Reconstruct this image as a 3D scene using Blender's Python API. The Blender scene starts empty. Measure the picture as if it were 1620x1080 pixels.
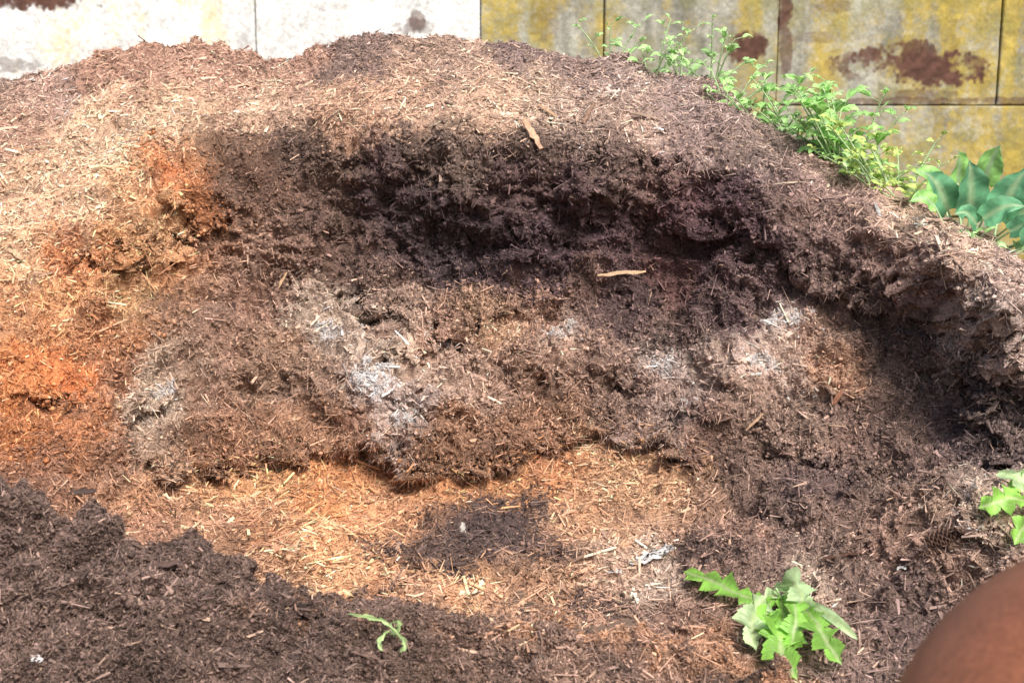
import bpy, math, random
import numpy as np
from mathutils import Vector
rng=np.random.default_rng(11); random.seed(11)
SC=bpy.context.scene; COL=SC.collection
CAMZ=1.9; PT=math.radians(12); FP=2250.0
cP,sP=math.cos(PT),math.sin(PT)

def at(px,py,Y):
    px=np.asarray(px,float); py=np.asarray(py,float); Y=np.asarray(Y,float)
    dx=(px-810)/FP; dy=(540-py)/FP
    t=Y/(cP+dy*sP)
    return np.stack(np.broadcast_arrays(dx*t,Y,CAMZ+(-sP+dy*cP)*t),-1)
def topix(p):
    x=p[...,0]; y=p[...,1]; z=p[...,2]-CAMZ
    f=y*cP-z*sP; u=y*sP+z*cP
    return 810+FP*x/f, 540-FP*u/f

# ---------- noise ----------
def _h(ix,iy,iz,seed):
    h=(ix.astype(np.uint32)*np.uint32(374761393))^(iy.astype(np.uint32)*np.uint32(668265263))^(iz.astype(np.uint32)*np.uint32(3266489917))
    h=h+np.uint32((seed*2654435761)&0xffffffff)
    h=(h^(h>>np.uint32(13)))*np.uint32(1274126177)
    h=(h^(h>>np.uint32(15)))*np.uint32(2246822519)
    h=h^(h>>np.uint32(16))
    return h.astype(np.float32)*np.float32(2/4294967295.)-1
def vnoise(p,seed=0):
    p=np.asarray(p,np.float32)+np.float32(1000)
    i=np.floor(p).astype(np.int64); f=p-i
    f=f*f*(3-2*f)
    x0,y0,z0=i[...,0],i[...,1],i[...,2]
    r=0
    for a in (0,1):
        wx=f[...,0] if a else 1-f[...,0]
        for b in (0,1):
            wy=f[...,1] if b else 1-f[...,1]
            for c in (0,1):
                wz=f[...,2] if c else 1-f[...,2]
                r=r+wx*wy*wz*_h(x0+a,y0+b,z0+c,seed)
    return r
def n1(x,seed): 
    x=np.asarray(x,float); return vnoise(np.stack([x,np.zeros_like(x)+.5,np.zeros_like(x)+.5],-1),seed)
def n2(x,y,seed):
    x,y=np.broadcast_arrays(np.asarray(x,float),np.asarray(y,float)); return vnoise(np.stack([x,y,np.zeros_like(x)+.37],-1),seed)
RM=np.array([[.8,.6,0],[-.48,.64,.6],[.36,-.48,.8]],np.float32)
def fbm(p,s,o,seed):
    r=0;a=1.;t=0
    for k in range(o):
        r=r+a*vnoise(p*s+k*7.3,seed+k); t+=a; a*=.5; s*=2.03; p=p@RM
    return r/t
def sstep(a,b,x):
    t=np.clip((x-a)/(b-a),0,1); return t*t*(3-2*t)
def lin(c):
    c=np.asarray(c,float)/255.
    return np.where(c<.04045,c/12.92,((c+.055)/1.055)**2.4)

# ---------- object helpers ----------
def link(o,parent=None):
    COL.objects.link(o)
    if parent: o.parent=parent
    return o
def tag(o,label=None,cat=None,group=None,kind=None):
    if label: o['label']=label
    if cat: o['category']=cat
    if group: o['group']=group
    if kind: o['kind']=kind
    return o
def fast_mesh(name,V,Fc,mat,cols=None,smooth=False,parent=None):
    V=np.asarray(V,np.float32); Fc=np.asarray(Fc,np.int32)
    me=bpy.data.meshes.new(name); n,k=Fc.shape
    me.vertices.add(len(V)); me.vertices.foreach_set('co',V.ravel())
    me.loops.add(n*k); me.loops.foreach_set('vertex_index',Fc.ravel())
    me.polygons.add(n); me.polygons.foreach_set('loop_start',np.arange(0,n*k,k,dtype=np.int32))
    me.polygons.foreach_set('loop_total',np.full(n,k,np.int32))
    me.polygons.foreach_set('use_smooth',np.full(n,smooth))
    me.update(calc_edges=True)
    if cols is not None: setcol(me,cols)
    me.materials.append(mat)
    return link(bpy.data.objects.new(name,me),parent)
def setcol(me,cols):
    a=me.color_attributes.new('Col','FLOAT_COLOR','POINT')
    c=np.ones((len(me.vertices),4),np.float32); c[:,:3]=cols
    a.data.foreach_set('color',c.ravel())
class MB:
    def __init__(s): s.v=[];s.f=[];s.c=[]
    def add(s,v,f,c):
        o=len(s.v); s.v+= [tuple(map(float,q)) for q in v]; s.f+=[tuple(i+o for i in q) for q in f]
        c=np.asarray(c,float)
        if c.ndim==1: c=np.tile(c,(len(v),1))
        s.c+=[tuple(q) for q in c]
    def build(s,name,mat,parent=None,smooth=True):
        me=bpy.data.meshes.new(name)
        me.from_pydata(s.v,[],s.f)
        me.polygons.foreach_set('use_smooth',[smooth]*len(me.polygons))
        setcol(me,np.array(s.c)); me.materials.append(mat)
        return link(bpy.data.objects.new(name,me),parent)
def empty(name,loc,label,cat,group=None):
    o=bpy.data.objects.new(name,None); o.location=tuple(map(float,loc)); o.empty_display_size=.1
    link(o); return tag(o,label,cat,group)
def tube(mb,pts,rad,col,n=6):
    pts=[np.asarray(p,float) for p in pts]; v=[];f=[]
    for i,p in enumerate(pts):
        t=pts[min(i+1,len(pts)-1)]-pts[max(i-1,0)]; t=t/(np.linalg.norm(t)+1e-9)
        a=np.cross(t,[.31,.2,.93]); a/=np.linalg.norm(a)+1e-9; b=np.cross(t,a)
        r=rad[i] if hasattr(rad,'__len__') else rad
        for k in range(n):
            th=2*math.pi*k/n; v.append(p+r*(math.cos(th)*a+math.sin(th)*b))
    for i in range(len(pts)-1):
        for k in range(n): f.append((i*n+k,i*n+(k+1)%n,(i+1)*n+(k+1)%n,(i+1)*n+k))
    f.append(tuple(range(n))[::-1]); f.append(tuple(range((len(pts)-1)*n,len(pts)*n)))
    mb.add(v,f,col)

# ---------- materials ----------
def base_mat(name,rough=.9,spec=.2,nscale=120,lo=.6,hi=1.4,bump=.3,bdist=.004,bscale=180,transl=0):
    m=bpy.data.materials.new(name); m.use_nodes=True; nt=m.node_tree; N=nt.nodes; L=nt.links
    bs=N['Principled BSDF']; bs.inputs['Roughness'].default_value=rough; bs.inputs['Specular IOR Level'].default_value=spec
    at_=N.new('ShaderNodeAttribute'); at_.attribute_name='Col'
    tc=N.new('ShaderNodeTexCoord'); no=N.new('ShaderNodeTexNoise'); no.inputs['Scale'].default_value=nscale; no.inputs['Detail'].default_value=4
    L.new(tc.outputs['Object'],no.inputs['Vector'])
    mr=N.new('ShaderNodeMapRange'); mr.inputs['From Min'].default_value=.3; mr.inputs['From Max'].default_value=.7
    mr.inputs['To Min'].default_value=lo; mr.inputs['To Max'].default_value=hi; L.new(no.outputs['Fac'],mr.inputs['Value'])
    vm=N.new('ShaderNodeVectorMath'); vm.operation='SCALE'; L.new(at_.outputs['Color'],vm.inputs[0]); L.new(mr.outputs['Result'],vm.inputs['Scale'])
    L.new(vm.outputs['Vector'],bs.inputs['Base Color'])
    if bump:
        nb=N.new('ShaderNodeTexNoise'); nb.inputs['Scale'].default_value=bscale; nb.inputs['Detail'].default_value=3
        L.new(tc.outputs['Object'],nb.inputs['Vector'])
        bp=N.new('ShaderNodeBump'); bp.inputs['Strength'].default_value=bump; bp.inputs['Distance'].default_value=bdist
        L.new(nb.outputs['Fac'],bp.inputs['Height']); L.new(bp.outputs['Normal'],bs.inputs['Normal'])
    if transl:
        tr=N.new('ShaderNodeBsdfTranslucent'); L.new(vm.outputs['Vector'],tr.inputs['Color'])
        mx=N.new('ShaderNodeMixShader'); mx.inputs[0].default_value=transl
        L.new(bs.outputs[0],mx.inputs[1]); L.new(tr.outputs[0],mx.inputs[2]); L.new(mx.outputs[0],N['Material Output'].inputs['Surface'])
    return m
M_soil=base_mat('compost',.9,.2,150,.5,1.55,1.,.010,120)
M_chip=base_mat('wood_fibre',.7,.3,90,.8,1.2,0)
M_conc=base_mat('concrete',.9,.2,60,.88,1.1,.3,.003,60)
M_leaf=base_mat('leaf',.45,.4,40,.85,1.15,.2,.002,120,.35)
M_stem=base_mat('stem',.6,.3,60,.85,1.15,0)
M_hide=base_mat('hide',.42,.4,160,.75,1.22,.35,.004,260)
M_cone=base_mat('cone',.8,.2,100,.8,1.2,0)
M_dirt=base_mat('dirt',.95,.1,6,.6,1.3,.6,.02,30)

# ---------- colour map of the compost (own tones by place, overhang shade painted in) ----------
CC=[(0,110,120,98,88),(60,150,150,120,108),(200,110,150,114,98),(330,95,156,120,104),(460,120,148,114,100),(590,70,105,85,78),(700,110,138,112,99),(780,80,105,86,82),(900,110,125,103,96),(1000,130,130,109,102),(1100,160,130,109,103),
(30,200,148,115,99),(150,220,192,155,130),(60,260,180,143,118),(300,200,182,146,122),(450,160,172,138,118),(560,185,158,122,102),(620,150,164,130,111),(750,175,165,133,114),(840,160,152,126,110),(900,190,142,118,106),(1010,190,148,122,110),(1100,210,122,101,95),(1200,240,122,102,95),(1300,290,135,113,105),
(30,330,182,146,120),(120,330,195,158,130),(200,300,182,140,108),(250,285,166,106,70),(320,320,126,82,54),(300,260,134,91,65),(350,230,84,62,50),(400,300,78,59,49),(500,230,72,56,49),(500,320,74,58,51),(600,280,61,48,46),(700,240,75,60,54),(800,290,67,52,50),(850,240,79,63,57),(900,300,61,47,46),(960,250,81,64,59),(1030,290,83,65,60),(1070,310,66,48,48),(1150,310,63,48,49),(1250,310,85,69,64),(1300,340,96,78,72),(1370,320,130,108,98),(1440,330,158,134,118),
(30,400,184,146,115),(120,410,156,104,72),(200,370,172,126,90),(250,350,172,132,98),(250,420,152,110,80),(330,380,118,87,69),(400,400,110,87,74),(480,420,90,70,61),(550,400,74,58,52),(700,400,51,41,42),(640,340,55,44,44),(780,380,51,40,42),(850,420,53,41,43),(930,380,58,44,45),(1000,400,63,48,48),(1080,440,76,55,52),(1080,380,61,46,47),(1150,400,61,46,47),(1230,420,67,53,52),(1300,420,85,69,64),(1400,400,110,90,82),(1460,430,99,81,74),(1510,390,153,130,115),(1590,430,138,118,108),
(40,500,162,117,84),(120,470,163,121,88),(170,520,142,99,71),(200,450,186,146,108),(270,480,124,95,76),(350,520,116,91,77),(420,480,110,85,72),(490,495,150,131,117),(550,510,158,139,125),(610,490,132,110,97),(620,540,152,131,115),(700,500,134,106,91),(780,500,158,127,104),(840,480,127,100,86),(900,510,140,120,108),(920,470,79,61,55),(990,480,68,54,52),(1060,520,88,71,65),(1150,500,70,56,55),(1200,470,76,61,58),(1245,505,156,138,128),(1300,520,122,100,88),(1340,500,118,96,84),(1400,480,85,70,64),(1460,520,70,58,55),(1550,510,148,130,120),(1600,490,150,132,122),
(30,600,164,106,68),(110,590,154,94,60),(60,560,160,102,66),(190,590,130,95,74),(270,590,156,134,116),(240,640,156,136,120),(330,600,119,94,80),(420,580,121,97,81),(490,600,126,102,88),(585,590,160,143,134),(545,580,140,119,107),(640,645,154,136,127),(690,590,146,124,110),(760,580,134,110,96),(830,580,116,92,78),(900,560,124,101,88),(950,590,106,85,74),(1060,575,148,131,122),(1010,600,115,95,86),(1130,590,126,108,98),(1200,575,154,134,123),(1270,560,140,119,107),(1340,575,150,116,95),(1420,590,104,86,77),(1490,600,84,70,64),(1530,650,68,56,54),(1600,560,136,118,109),(1590,620,88,75,69),
(40,690,145,95,63),(120,680,134,91,64),(170,720,120,89,71),(230,700,137,115,99),(300,680,109,80,62),(380,660,115,86,69),(480,670,121,91,72),(580,680,117,88,71),(700,670,111,84,67),(800,680,111,83,66),(880,650,121,92,74),(950,680,160,124,96),(1010,700,156,119,90),(1070,720,136,104,80),(1110,680,88,68,59),(1080,640,120,103,95),(1170,700,91,73,64),(1190,640,115,95,84),(1260,660,115,95,84),(1340,680,105,85,76),(1430,680,92,75,67),(1480,740,86,70,64),(1560,700,66,55,53),(1600,660,76,64,60),
(60,760,118,87,70),(160,770,127,95,75),(260,760,138,102,78),(340,745,150,112,82),(420,740,168,124,88),(520,755,157,108,73),(600,760,151,108,76),(700,760,155,110,76),(800,755,148,106,75),(870,740,160,111,78),(960,760,156,120,92),(1050,770,150,116,90),(1120,790,118,93,77),(1200,770,90,73,65),(1300,780,76,62,58),(1400,770,82,67,60),(1500,790,138,115,101),(1570,770,168,147,133),(1600,830,152,130,116),
(200,840,123,92,75),(300,830,143,108,85),(400,820,162,119,90),(490,850,182,135,100),(590,830,174,126,93),(650,800,156,114,85),(700,800,92,70,60),(760,815,54,44,42),(820,830,54,44,42),(700,890,62,50,45),(770,860,57,46,43),(650,840,156,115,87),(880,870,98,76,64),(900,800,156,119,92),(960,830,155,119,92),(1050,820,147,115,92),(1140,850,120,95,83),(1230,840,90,74,67),(1330,850,102,83,74),(1400,850,122,98,86),(1480,860,122,99,87),(1560,880,148,124,109),
(350,900,141,108,86),(440,910,158,121,94),(530,920,178,135,102),(620,900,174,130,99),(620,950,155,116,90),(740,920,168,128,98),(810,900,138,107,85),(880,930,148,115,92),(960,900,154,128,110),(1040,900,150,130,116),(1100,930,110,89,78),(1170,920,98,80,71),(1290,930,150,130,116),(1360,920,102,84,76),(1450,920,92,76,70),(1530,930,121,98,86),
(700,980,141,108,86),(820,970,140,109,88),(930,980,135,106,89),(1040,990,114,90,78),(1130,1040,130,99,80),(1220,1000,104,86,77),(1330,1000,104,86,78),(1440,1000,86,70,65),(1400,1070,95,78,71),(1550,1050,95,78,72)]
CC=np.array(CC,float)
CCL=lin(CC[:,2:5]); 
_l=CCL.mean(1,keepdims=True); CCL=CCL*np.clip((_l/.30)**-.22,.8,1.68)
_t=CC[:,1]<265; CCL[_t,0]*=.95; CCL[_t,1]*=1.01
def ledge_y(k,px,py):
    pts=LED[k][0]; xs=[p[0] for p in pts]; ys=[p[1] for p in pts]
    return np.interp(px,xs,ys)+18*n1(px/47.,40+k)+14*n1(px/17.,60+k)+9*n1(px/6.,70+k)+14*n2(px/14.,py/14.,90+k)
MP=[(590,588,52,32,1.),(640,642,22,28,.85),(545,515,52,16,.5),(1065,575,38,18,.65),(1245,500,38,20,.65),(1205,575,32,18,.65),(1090,640,16,24,.5),(895,515,30,18,.45),(1000,520,14,8,.4),(1290,610,22,14,.45),(700,520,28,12,.4),(270,610,26,30,.3)]
def mould(P,px,py):
    nz=.75*fbm(P,11.,3,777)+.25*vnoise(P*50.,779); m=np.zeros(px.shape,np.float32)
    for (x,y,rx,ry,dn) in MP:
        d=((px-x)/rx)**2+((py-y)/ry)**2
        m=np.maximum(m,sstep(-.08,.18,nz+.24-.30*d-.28*(1-dn))*dn**.5*(d<3))
    return m
def darkpatch(P,px,py):
    nz=.6*fbm(P,9.,3,787)+.4*vnoise(P*45.,789); m=np.zeros(px.shape,np.float32)
    for (x,y,rx,ry) in [(790,825,110,42),(700,885,60,30),(620,870,50,16),(880,875,40,20),(1130,870,60,30),(560,960,80,20),(760,985,90,20),(950,960,60,24)]:
        d=((px-x)/rx)**2+((py-y)/ry)**2; m=np.maximum(m,sstep(-.03,.10,nz+.25-.38*d))
    return m
def colour(px,py,seed=3):
    yl=ledge_y(2,px,py); d=yl-py; m=(px>250)&(px<1110)&(n1(px/50.,777)>-.55)
    pyo=np.where(m&(d>-4)&(d<40),yl-42,np.where(m&(d<=-4)&(d>-24),yl+26,py))
    px0,py0=px,pyo
    px=np.clip(px0,5,1615); py=np.clip(py0,55,1070)
    wx=px+38*n2(px/85,py/70,seed)+24*n2(px/33,py/28,seed+1)+15*n2(px/12,py/10,seed+5)
    wv=28*n2(px/85,py/70,seed+2)+18*n2(px/33,py/28,seed+3)+12*n2(px/12,py/10,seed+6)
    wv=np.where(m&(np.abs(d)<70),np.where(d>0,np.minimum(wv,8),np.maximum(wv,-8)),wv)
    wy=py+wv
    shp=px.shape; wx=wx.ravel(); wy=wy.ravel(); out=np.zeros((wx.size,3),np.float32)
    C32=CC.astype(np.float32); L32=CCL.astype(np.float32)
    for s in range(0,wx.size,60000):
        a=wx[s:s+60000,None].astype(np.float32)-C32[None,:,0]; b=wy[s:s+60000,None].astype(np.float32)-C32[None,:,1]
        w=np.exp(-(a*a+b*b*1.2)/(2*21.**2))+1e-8
        out[s:s+60000]=(w@L32)/w.sum(1)[:,None]
    return out.reshape(shp+(3,))

# ---------- depth of the pile ----------
DC=[(-700,160,8.2),(-300,130,8.3),(0,115,8.3),(160,75,8.2),(330,68,8.1),(460,92,8.0),(590,45,8.2),(780,60,8.1),(930,95,7.9),(1100,125,7.5),(1250,220,6.9),(1350,280,6.4),(1450,310,6.1),(1540,350,5.8),(1620,400,5.5),(1800,470,5.1),(2100,620,4.6),(2400,800,4.1),
(0,200,7.2),(150,200,7.1),(330,150,7.3),(330,190,6.85),(600,120,7.2),(600,175,6.5),(800,120,7.2),(800,200,6.3),(950,150,6.9),(1000,200,6.35),(1150,210,6.35),(1250,265,6.15),(1380,320,5.85),(1500,390,5.3),(1590,440,5.1),
(0,300,6.5),(100,300,6.4),(0,450,5.8),(0,600,5.2),(0,740,4.7),(120,450,5.8),(120,600,5.35),(150,740,4.9),(250,300,6.4),(250,450,6.1),(250,600,5.7),(250,720,5.4),(-300,200,7),(-300,450,5.6),(-300,740,4.5),(-700,450,5.6),(-700,740,4.5),
(400,250,6.6),(400,400,6.4),(400,550,6.1),(400,700,5.8),(400,750,5.7),(600,250,6.45),(600,400,6.38),(600,480,6.22),(600,600,5.85),(600,700,5.7),(600,755,5.72),(800,250,6.3),(800,420,6.32),(800,550,6.0),(800,700,5.74),(800,745,5.75),(1000,250,6.27),(1000,400,6.3),(1000,550,6.05),(1000,680,5.88),(1150,300,6.2),(1150,450,6.1),(1150,600,5.8),(1150,740,5.5),(1300,350,6.02),(1300,480,5.9),(1300,600,5.7),(1300,740,5.35),(1430,450,5.8),(1430,550,5.7),(1430,650,5.47),(1430,750,5.1),(1500,560,5.55),(1500,650,5.38),(1590,520,5.05),(1590,600,5.08),(1600,680,5.1),(1560,760,4.65),(1560,850,4.32),(1500,950,4.15),
(300,800,5.2),(300,880,4.85),(500,800,5.3),(500,900,4.75),(700,800,5.3),(700,900,4.7),(700,980,4.4),(900,800,5.3),(900,900,4.8),(900,1000,4.35),(1100,800,5.2),(1100,900,4.7),(1100,1000,4.3),(1300,830,4.9),(1300,930,4.35),(1300,1060,3.95),(1500,1060,3.8),
(100,900,4.5),(-300,900,4.3),(-300,1100,3.6),(300,1100,3.8),(800,1100,3.85),(1300,1150,3.65),(1700,1100,3.6),(2100,1100,3.7),(2400,1100,3.7),(1800,700,4.7),(1800,850,4.2),(2100,850,4.3),
(-700,1300,3.29),(0,1300,3.29),(800,1300,3.29),(1620,1300,3.29),(2400,1300,3.29)]
DC=np.array(DC,float)
def tps_fit(X,y,lam):
    d=np.linalg.norm(X[:,None]-X[None],axis=2)+1e-9; K=d*d*np.log(d); n=len(X)
    Pm=np.c_[np.ones(n),X]; A=np.zeros((n+3,n+3)); A[:n,:n]=K+lam*np.eye(n); A[:n,n:]=Pm; A[n:,:n]=Pm.T
    return np.linalg.solve(A,np.r_[y,0,0,0])
XS=DC[:,:2]/300.; WT=tps_fit(XS,DC[:,2],.02)
def depth0(px,py):
    q=np.stack([px.ravel(),py.ravel()],1)/300.; out=np.zeros(len(q))
    for s in range(0,len(q),50000):
        d2=((q[s:s+50000,None]-XS[None])**2).sum(2)+1e-9
        out[s:s+50000]=(d2*.5*np.log(d2))@WT[:-3]+WT[-3]+q[s:s+50000]@WT[-2:]
    return out.reshape(px.shape)
LED=[([(300,215),(450,200),(560,205),(640,185),(700,205),(850,240),(950,222),(1050,262),(1130,270)],.03,.05,40,80,.35),
([(470,430),(600,475),(700,492),(800,470),(900,450),(1000,470)],.12,.04,60,50,.5),
([(235,742),(330,735),(430,718),(560,712),(650,732),(760,728),(870,700),(940,655),(1020,682),(1120,748)],.15,.10,65,70,.6),
([(90,405),(200,398),(330,372)],.08,.05,40,50,.4),([(220,290),(290,340),(380,352)],.05,.05,40,45,.4),
([(920,570),(1000,600),(1060,640),(1140,660)],.10,.06,50,40,.5),
([(1220,390),(1300,450),(1400,500),(1450,545)],.08,.06,60,60,.4),
([(1150,640),(1250,700),(1350,735),(1450,730)],.08,.06,50,50,.4),
([(480,535),(560,575),(640,560),(720,545)],.07,.03,50,40,.4),([(-20,640),(90,625),(180,650)],.07,.05,40,40,.4),
([(980,330),(1080,335),(1160,370),(1260,400)],.07,.05,50,50,.35)]
VLED=[([(400,1475),(450,1505),(500,1522),(560,1562),(600,1535),(650,1560),(720,1600)],.14,.14,60,60)]
def depth(px,py):
    D=depth0(px,py)
    for k,(pts,A,B,hA,hB,mm) in enumerate(LED):
        xs=[p[0] for p in pts]; ys=[p[1] for p in pts]
        yl=ledge_y(k,px,py)
        m=sstep(xs[0]-20,xs[0]+50,px)*(1-sstep(xs[-1]-50,xs[-1]+20,px)); m=m*np.clip(mm+.9*n1(px/50.,80+k),0,1.2)
        d=yl-py
        up=np.exp(-((d-12)/hA)**2); dn=np.exp(-np.abs(d)/hB); s=sstep(-13,13,d)
        D=D+m*(-A*up*s+B*dn*(1-s))
    for k,(pts,A,B,hA,hB) in enumerate(VLED):
        ys=[p[0] for p in pts]; xs=[p[1] for p in pts]
        xl=np.interp(py,ys,xs)+20*n1(py/30.,140+k)+12*n1(py/9.,150+k)+12*n2(px/14.,py/14.,155)
        m=sstep(ys[0]-20,ys[0]+40,py)*(1-sstep(ys[-1]-20,ys[-1]+30,py))*np.clip(.7+.6*n1(py/35.,158),0,1)
        d=px-xl; s=sstep(-14,14,d)
        D=D+m*(-A*np.exp(-np.abs(d)/hA)*s+B*np.exp(-np.abs(d)/hB)*(1-s))
    for (x,y,rx,ry,a) in [(790,830,105,38,.07),(690,885,50,25,.07),(1290,935,60,40,.14),(1250,800,70,40,.12),(560,600,70,50,.12),(1350,600,50,60,.10),(1570,800,70,50,.20),(1590,890,60,40,.12),(1350,760,60,35,.10),(1430,850,60,30,.10),(1150,560,70,50,.10),(1590,480,50,40,.08),(420,560,80,60,.08),(240,620,60,50,.08),(1130,1050,60,30,.08),(880,560,60,45,.09),(1400,430,60,40,.08),(1470,560,45,40,.06),(560,250,70,30,.08),(750,300,60,35,.08),(950,300,60,35,.08),(840,380,60,35,.08),(660,640,90,45,.08),(200,120,110,30,.12),(330,110,60,25,.10)]:
        q=((px-x)/rx)**2+((py-y)/ry)**2+.5*n2(px/24.,py/20.,170); D=D-a*np.exp(-np.clip(q,0,9))
    return D
def lipy(px): return np.interp(px,[0,90,220,300,450,640,850,950,1130,1300,1450,1620],[420,395,270,215,200,190,235,225,275,350,420,480])
def floory(px): return np.interp(px,[0,230,300,760,930,1000,1120,1200,1620],[760,745,730,730,660,690,760,960,980])
CR=[(-700,160),(-300,130),(0,120),(90,108),(150,84),(230,74),(330,70),(395,88),(460,100),(510,76),(560,54),(595,46),(640,56),(700,62),(780,66),(860,74),(930,98),(1000,103),(1100,128),(1150,152),(1250,222),(1350,282),(1450,312),(1540,352),(1620,402),(1800,470),(2100,620),(2400,800)]
def crest(px): return np.interp(px,[c[0] for c in CR],[c[1] for c in CR])+6*n1(px/25.,5)+3*n1(px/9.,6)
def grid_normals(P):
    du=np.gradient(P,axis=0); dv=np.gradient(P,axis=1); n=np.cross(du,dv); n/=np.linalg.norm(n,axis=-1,keepdims=True)+1e-12
    return n
def grid_faces(nu,nv):
    i=np.arange((nu-1))[:,None]*nv+np.arange(nv-1)[None]
    i=i.ravel(); return np.stack([i,i+nv,i+nv+1,i+1],1)
def billow(p,s,seed):   # rounded lumps with creases between them
    w=p+(.25/s)*vnoise(p*s*2.1,seed+5)[...,None]
    return np.minimum(np.abs(vnoise(w*s,seed))*1.6,np.abs(vnoise((w@RM)*s*1.3+5,seed+1))*1.6+.15)
def make_sheet(pxs,crestf,depthf,py0,nf,nb,backL,strata,seed,big=1.,region=None,rough=1.):
    u=pxs[:,None]; c=crestf(pxs)[:,None]
    v=np.linspace(0,1,nf)[None]
    PY=py0+(c-py0)*v; PX=np.broadcast_to(u,PY.shape).copy()
    Y=depthf(PX,PY); Pf=at(PX,PY,Y)
    P0=Pf[:,-1:,:]
    w=(np.linspace(0,1,nb+1)[1:]**1.6)[None,:,None]
    k=w[...,0]
    zb=P0[...,2]; Zb=zb-(zb+.15)*(k**1.5)*(1.5-.5*k)
    Xb=np.broadcast_to(P0[...,0],Zb.shape); Yb=P0[...,1]+backL*k
    Pb=np.stack([Xb,Yb,Zb],-1)
    P=np.concatenate([Pf,Pb],1)
    PXX=np.concatenate([PX,np.broadcast_to(u,(len(pxs),nb))],1)
    PYY=np.concatenate([PY,np.broadcast_to(c,(len(pxs),nb))],1)
    N=grid_normals(P)
    flip=np.sign(-(N[...,1])*.6+N[...,2]+1e-6)[...,None]; N=N*flip
    lo=np.stack([N[...,0],N[...,1]-.25,N[...,2]+.35],-1); Ns=lo/np.linalg.norm(lo,axis=-1,keepdims=True)
    steep=1-np.clip(np.abs(N[...,2]),0,1); steep=sstep(.25,.7,steep)
    if region is not None: steep=np.maximum(steep,region(PXX,PYY))
    cov=.55+.6*sstep(-.4,.5,vnoise(P*2.3,seed+50))
    d=big*.05*fbm(P,3.,2,seed)+rough*(.03+.03*steep)*fbm(P,8.,2,seed+10)
    b0=billow(P,3.3,seed+60)-.45; b1=billow(P,7.5,seed+20)-.45; b2=billow(P,16.,seed+24)-.45; b3=billow(P,34.,seed+28)-.45
    d=d+rough*cov*(.12*steep*b0+(.034+.060*steep)*b1+(.026+.026*steep)*b2+(.014+.008*steep)*b3)
    q=P*np.array([5.,5.,22.])+.6*vnoise(P*5.,seed+30)[...,None]
    s_=vnoise(q,seed+31); d=d+strata*steep*.018*np.where(s_>0,s_,s_*1.5)
    d=d+.008*vnoise(P*70.,seed+41)+.004*vnoise(P*150.,seed+42)
    P=P+Ns*d[...,None]
    occ=np.clip(.5+ (b0*.2+b1*.3+b2*.4+b3*.45),0,1.3)
    return P,PXX,PYY,Ns,steep,occ
def edge_drop(P,PX,l0,l1,r0,r1):
    k=sstep(l0,l1,PX)*(1-sstep(r0,r1,PX))
    P[...,2]=P[...,2]*k-.2*(1-k)
def region_main(px,py):
    a=sstep(-15,25,py-lipy(px))*(1-sstep(-25,15,py-floory(px)))
    return a*.8+(1-a)*.14
pxs=np.r_[np.linspace(-700,-6,80),np.linspace(0,1620,1080),np.linspace(1626,2400,80)]
P,PX,PY,NS,ST,OC=make_sheet(pxs,crest,depth,1300.,800,70,1.4,1.,100,1.,region_main)
edge_drop(P,PX,-700,-450,2050,2400)
GC=colour(PX,PY)
MM=mould(P,PX,PY)[...,None]
GC=GC*(1-.8*MM)+lin((190,184,180))*.8*MM
DP=darkpatch(P,PX,PY)[...,None]*.95
GC=GC*(1-DP)+lin((62,50,46))*1.4*DP
mt=sstep(.1,.45,fbm(P,11.,3,260))[...,None]*.3*(GC.mean(-1,keepdims=True)>.07); GC=GC*(1-mt)+lin((96,79,71))*1.35*mt
GAIN=1.48
bri=1+.28*fbm(P,18.,2,200)+.28*vnoise(P*60.,210)+.18*fbm(P,5.,2,220)
GC=GC*(1+.24*fbm(P,5.,2,220)+.2*fbm(P,14.,2,225))[...,None]
BC=GC*bri[...,None]*GAIN*.82
nu,nv=P.shape[:2]
pile=fast_mesh('compost_pile',P.reshape(-1,3),grid_faces(nu,nv),M_soil,np.clip(BC.reshape(-1,3),0.006,.8),smooth=True)
tag(pile,'large brown compost pile with a dug out hollow face in front of the concrete wall','compost pile')

BS=[(-500,580),(-200,680),(0,742),(60,786),(130,822),(200,862),(300,888),(360,915),(420,935),(540,955),(640,966),(760,974),(900,992),(1000,1004),(1100,1036),(1180,1054),(1280,1090),(1500,1240)]
def bcrest(px): return np.interp(px,[c[0] for c in BS],[c[1] for c in BS])+12*n1(px/60.,14)+9*n1(px/27.,15)+6*n1(px/9.,16)
def bdepth(px,py):
    S=np.interp(px,[c[0] for c in BS],[c[1] for c in BS]); Yc=np.interp(px,[-500,0,300,540,900,1180,1300,1500],[3.9,3.95,3.85,3.75,3.78,3.78,3.7,3.3])
    f=np.clip((1260-py)/(1260-S+1),0,1.05)**.8
    return 3.1+(Yc-3.1)*f
bpx=np.r_[np.linspace(-500,-6,60),np.linspace(0,1500,900)]
Q,QX,QY,NQ,SQ,OQ=make_sheet(bpx,bcrest,bdepth,1255.,300,60,.8,.2,300,1.2,lambda a,b:a*0+.6,1.05)
edge_drop(Q,QX,-500,-350,1380,1500)
k=fbm(Q,5.,3,330)[...,None]; k2=(sstep(450,1150,QX)*sstep(-.5,.3,vnoise(Q*7.,333)))[...,None]
k3=sstep(.0,.4,fbm(Q,8.,3,338)+.5*sstep(500,1100,QX)-.25)[...,None]*sstep(45,0,QY-bcrest(QX)-8)[...,None]*sstep(150,500,QX)[...,None]
bc=lin((86,70,63))*(1.1+.7*k)+k2*lin((98,76,62))*1.1
bc=bc*(1-.8*k3)+lin((150,112,86))*.8*k3
bc=np.clip(bc,.01,1).astype(np.float32)
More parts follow.
